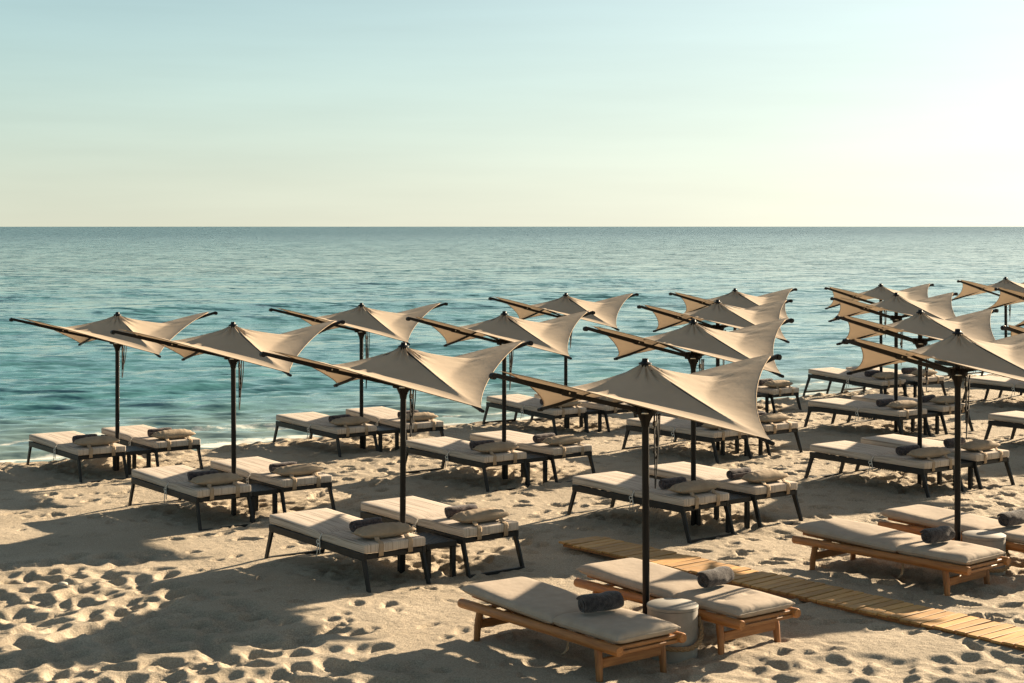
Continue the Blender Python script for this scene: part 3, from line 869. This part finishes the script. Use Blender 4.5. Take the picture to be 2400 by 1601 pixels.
# low slatted tables between the loungers of each pair
def make_table():
    root = empty('side_table'); lx, ly, zt = .56, .36, .365
    m = MB()
    for i in range(8): m.box((0, -ly/2+.03+i*(ly-.06)/7, zt-.01), (lx-.06, .036, .02), None, .003)
    m.build('tabletop', M_FRAME, root)
    m = MB()
    for s in (1, -1):
        m.box((0, s*(ly/2-.006), zt-.028), (lx, .024, .056), None, .003); m.box((s*(lx/2-.012), 0, zt-.028), (.024, ly-.038, .056), None, .003)
    m.build('apron', M_FRAME, root)
    for sx in (1, -1):
        for sy in (1, -1):
            m = MB(); m.box((sx*(lx/2-.028), sy*(ly/2-.028), (zt-.06-.10)/2), (.05, .05, zt-.06+.10), None, .003); m.build('leg', M_FRAME, root)
    return root
table0 = make_table(); first = True
for n in ROWS:
    a, b2 = LNG['%dL' % n], LNG['%dR' % n]
    o = table0 if first else copy_tree(table0); first = False
    c = (np.array(a[:2])+np.array(b2[:2]))/2; rz = R((a[2]+b2[2])/2)
    c = c+.66*np.array([math.cos(rz), math.sin(rz)])
    gap = np.linalg.norm(np.array(a[:2])-np.array(b2[:2]))
    o.location = (c[0], c[1], zg(c[0])-.012); o.rotation_euler.z = rz
    row, nth = ROWS[n]
    tag(o, 'low black slatted table between the two loungers, %s, %s set from left' % (row, nth), 'side table', 'slatted tables between lounger pairs')

# ------------------------------------------------------------------ wooden loungers
def cushion_mesh(name, mat, parent, sx, sy, t, tuft=None, pleat=0):
    m = MB(); nu, nv = 44, 24; top, bot = [], []
    for i in range(nu+1):
        u = -math.cos(math.pi*i/nu) if i not in (0, nu) else (-1 if i == 0 else 1); rt, rb = [], []
        for j in range(nv+1):
            v = -math.cos(math.pi*j/nv) if j not in (0, nv) else (-1 if j == 0 else 1)
            prof = max(0, 1-abs(u)**14)**.5*max(0, 1-abs(v)**9)**.5
            x = u*sx*(1-.012*(1-abs(v)**2)*abs(u)**8); y = v*sy*(1-.02*(1-u*u)*abs(v)**8)
            z = prof*t/2
            if tuft:
                for (tx, ty) in tuft: z -= .020*math.exp(-(((x-tx)/.045)**2+((y-ty)/.045)**2))*(prof > .3)
            z += prof*.006*math.sin(3.1*u+2*v)
            if pleat and u > .5: z += pleat*.006*math.sin(y*95+2*math.sin(y*23))*max(0, (u-.80)/.2)*(1 if u < .995 else .2)
            rt.append((x, y, t/2+z)); rb.append((x, y, t/2-prof*t/2-(.004 if prof < .01 else 0)))
        top.append(rt); bot.append(rb)
    m.grid([r[::-1] for r in top]); m.grid(bot)
    ring = [(0, j) for j in range(nv)]+[(i, nv) for i in range(nu)]+[(nu, j) for j in range(nv, 0, -1)]+[(i, 0) for i in range(nu, 0, -1)]
    m.grid([[top[i][j] for i, j in ring+ring[:1]], [bot[i][j] for i, j in ring+ring[:1]]])
    o = m.build(name, mat, parent, 'all')
    bm = bmesh.new(); bm.from_mesh(o.data); bmesh.ops.remove_doubles(bm, verts=bm.verts[:], dist=.0005); bmesh.ops.recalc_face_normals(bm, faces=bm.faces[:]); bm.to_mesh(o.data); bm.free()
    pp = MB(); pts = [Vector(top[i][j]) for i, j in ring]
    pp.tube(pts, .006, 5, closed=True); pp.build('piping', mat, o, 'all')
    return o
def make_wood():
    root = empty('wooden_lounger'); zr = .275
    for s in (1, -1):
        m = MB(); m.tube([(-1.03, s*.335, zr), (-1.02, s*.335, zr), (0, s*.335, zr+.002), (1.02, s*.335, zr), (1.03, s*.335, zr)], [.036, .041, .040, .041, .036], 16); m.build('side_rail', M_LOG, root, 40)
    for sx in (1, -1):
        for sy in (1, -1):
            m = MB(); m.tube([(sx*.76, sy*.325, zr-.01), (sx*.785, sy*.335, .12), (sx*.80, sy*.34, -.08)], [.033, .031, .025], 12); m.build('leg', M_LEGW, root, 40)
        m = MB(); m.box((sx*.79, 0, .135), (.028, .62, .075), None, .006); m.build('stretcher', M_BOARDW, root)
    m = MB()
    for i in range(8): m.box((-.80+i*.235, 0, zr-.016), (.06, .61, .022), None, .004)
    m.build('slats', M_BOARDW, root)
    m = MB(); m.box((.955, 0, zr+.012), (.07, .625, .03), None, .005); m.box((.99, 0, zr-.022), (.03, .60, .028), None, .004); m.build('end_board', M_BOARDW, root)
    m = MB()
    for s in (1, -1): m.box((-.42, s*.22, zr+.028), (1.16, .035, .028), Matrix.Rotation(R(2.4), 4, 'Y'), .004)
    for i in range(6): m.box((-.92+i*.2, 0, zr+.050-i*.0084), (.06, .46, .018), Matrix.Rotation(R(2.4), 4, 'Y'), .004)
    m.build('backrest_frame', M_LEGW, root)
    a = cushion_mesh('long_cushion', M_CUSH, root, .62, .342, .10)
    a.location = (-.405, 0, zr+.046); a.rotation_euler = (0, R(2.4), 0)
    b_ = cushion_mesh('short_cushion', M_CUSH, root, .40, .33, .105, [(.06, .14), (.06, -.14)], 1.0)
    b_.location = (.595, 0, zr+.024)
    m = MB(); G = [[(x+d, -.10, z) for d in (-.012, .012)] for x, z in ((.12, zr), (.13, .20), (.13, .13), (.115, .07), (.08, .03), (.03, .012), (.0, .02))]
    m.grid(G); st = m.build('tie_strap', M_STRAP, root, 'all'); md = st.modifiers.new('thickness', 'SOLIDIFY'); md.thickness = .004
    return root
wood0 = make_wood(); towelW = make_towel('rolled_towel', M_TOWEL, .185, .088, 3.0, .93)
WL = {'4L': ('nearest wooden log-rail lounger, left of the round table at front', 'rolled charcoal towel on the nearest wooden lounger, left of front round table'),
      '4R': ('wooden log-rail lounger between the front round table and boardwalk', 'rolled charcoal towel on wooden lounger between front round table and boardwalk'),
      '8L': ('wooden log-rail lounger behind the boardwalk, left of second round table', 'rolled charcoal towel on wooden lounger behind the boardwalk, left of second table'),
      '8R': ('wooden log-rail lounger cut by the right frame edge, behind second round table', 'rolled charcoal towel at right frame edge behind second round table')}
first = True
for k, (x, y, rz) in WOOD.items():
    o = wood0 if first else copy_tree(wood0)
    t = towelW if first else copy_tree(towelW); first = False
    o.location = (x, y, zg(x)); o.rotation_euler.z = R(rz)
    tag(o, WL[k][0], 'sun lounger', 'wooden loungers with taupe cushions')
    off = {'4L': (.385, .03, -.12), '4R': (.30, .10, .15), '8L': (.45, .02, -.06), '8R': (.36, .03, 0)}[k]
    B = Matrix.Translation((x, y, zg(x))) @ Matrix.Rotation(R(rz), 4, 'Z') @ Matrix.Translation((off[0], off[1], .275+.126)) @ Matrix.Rotation(off[2], 4, 'Z')
    t.location = B.translation; t.rotation_euler = B.to_euler()
    tag(t, WL[k][1], 'towel', 'charcoal towels on the wooden loungers')

# round concrete tables with a rope handle
def make_round():
    root = empty('round_table'); r, h = .208, .402
    m = MB(); m.lathe([(r-.006, -.08), (r-.002, .0), (r, .02), (r, h-.045), (r, h-.034)], 48); m.build('drum', M_CONC, root, 40)
    m = MB(); m.lathe([(r-.004, h-.032), (r+.004, h-.030), (r+.005, h-.006), (r-.003, h), (.001, h+.001)], 48); m.build('top', M_CONC, root, 40)
    m = MB(); C = []
    for i in range(60):
        q = i/59; a = R(12-195*q)
        zz = .085+.19*max(0, 1-q*2.4)**2+.05*max(0, (q-.5)/.5)**2
        rr = r+.018+.022*math.sin(math.pi*min(1, q*1.6))
        C.append(Vector((rr*math.cos(a), rr*math.sin(a), zz)))
    for s in range(3):
        P = []
        for i, c in enumerate(C):
            t = (C[min(i+1, 59)]-C[max(i-1, 0)]).normalized(); n1 = t.cross(Vector((0, 0, 1))).normalized(); n2 = t.cross(n1)
            a = i*.62+s*2.094
            P.append(c+n1*math.cos(a)*.0105+n2*math.sin(a)*.0105)
        m.tube(P, .0115, 7)
    m.build('rope_handle', M_ROPE, root, 'all')
    return root
rt0 = make_round(); first = True
for k, (x, y) in RTAB.items():
    o = rt0 if first else copy_tree(rt0)
    o.location = (x, y, zg(x)); o.rotation_euler.z = R(0 if first else 4); first = False
    tag(o, 'round pale concrete table with rope, at the nearest parasol pole' if k == 4 else 'round pale concrete table by the right-hand wooden loungers', 'side table', 'round concrete tables')

# boardwalk
def make_walk():
    x, y, rz = WALK
    root = empty('boardwalk', (x, y, zg(x)+.004), rz); rng = random.Random(4)
    m = MB(); tone = []; s0, s1 = -3.68, 4.2; n = int((s1-s0)/.116)
    for i in range(n):
        c = s0+i*.116; n0 = len(m.v)
        m.box((c, rng.uniform(-.012, .012), .034+rng.uniform(-.003, .003)), (.098, .56+rng.uniform(-.012, .012), .022), Matrix.Rotation(rng.uniform(-.012, .012), 4, 'Z') @ Matrix.Rotation(rng.uniform(-.02, .02), 4, 'X'), .003)
        tv = rng.random(); tone += [tv]*(len(m.v)-n0)
    o = m.build('planks', M_PLANK, root)
    a = o.data.attributes.new('tone', 'FLOAT', 'POINT'); a.data.foreach_set('value', tone)
    for s in (1, -1):
        b_ = MB(); b_.box(((s0+s1)/2, s*.24, .008), (s1-s0, .05, .028), None, .003); b_.build('batten', M_BOARDW, root)
    tag(root, 'narrow boardwalk of pine planks laid across the sand', 'boardwalk')
make_walk()

# one pale stone on the trodden sand
m = MB(); m.lathe([(.004, 0), (.030, .004), (.042, .018), (.036, .034), (.016, .042), (.002, .043)], 14)
st = m.build('stone', simple_mat('pale_stone', (.42, .38, .31), (.55, .5, .42), 40, .8, bscale=90, bstr=.3), None, 'all')
st.location = (-4.49, 16.2, zg(-4.49)-.006); st.scale = (1.25, .85, .9); st.rotation_euler = (0, .12, .5)
tag(st, 'small pale stone lying on the trodden sand at left', 'stone')
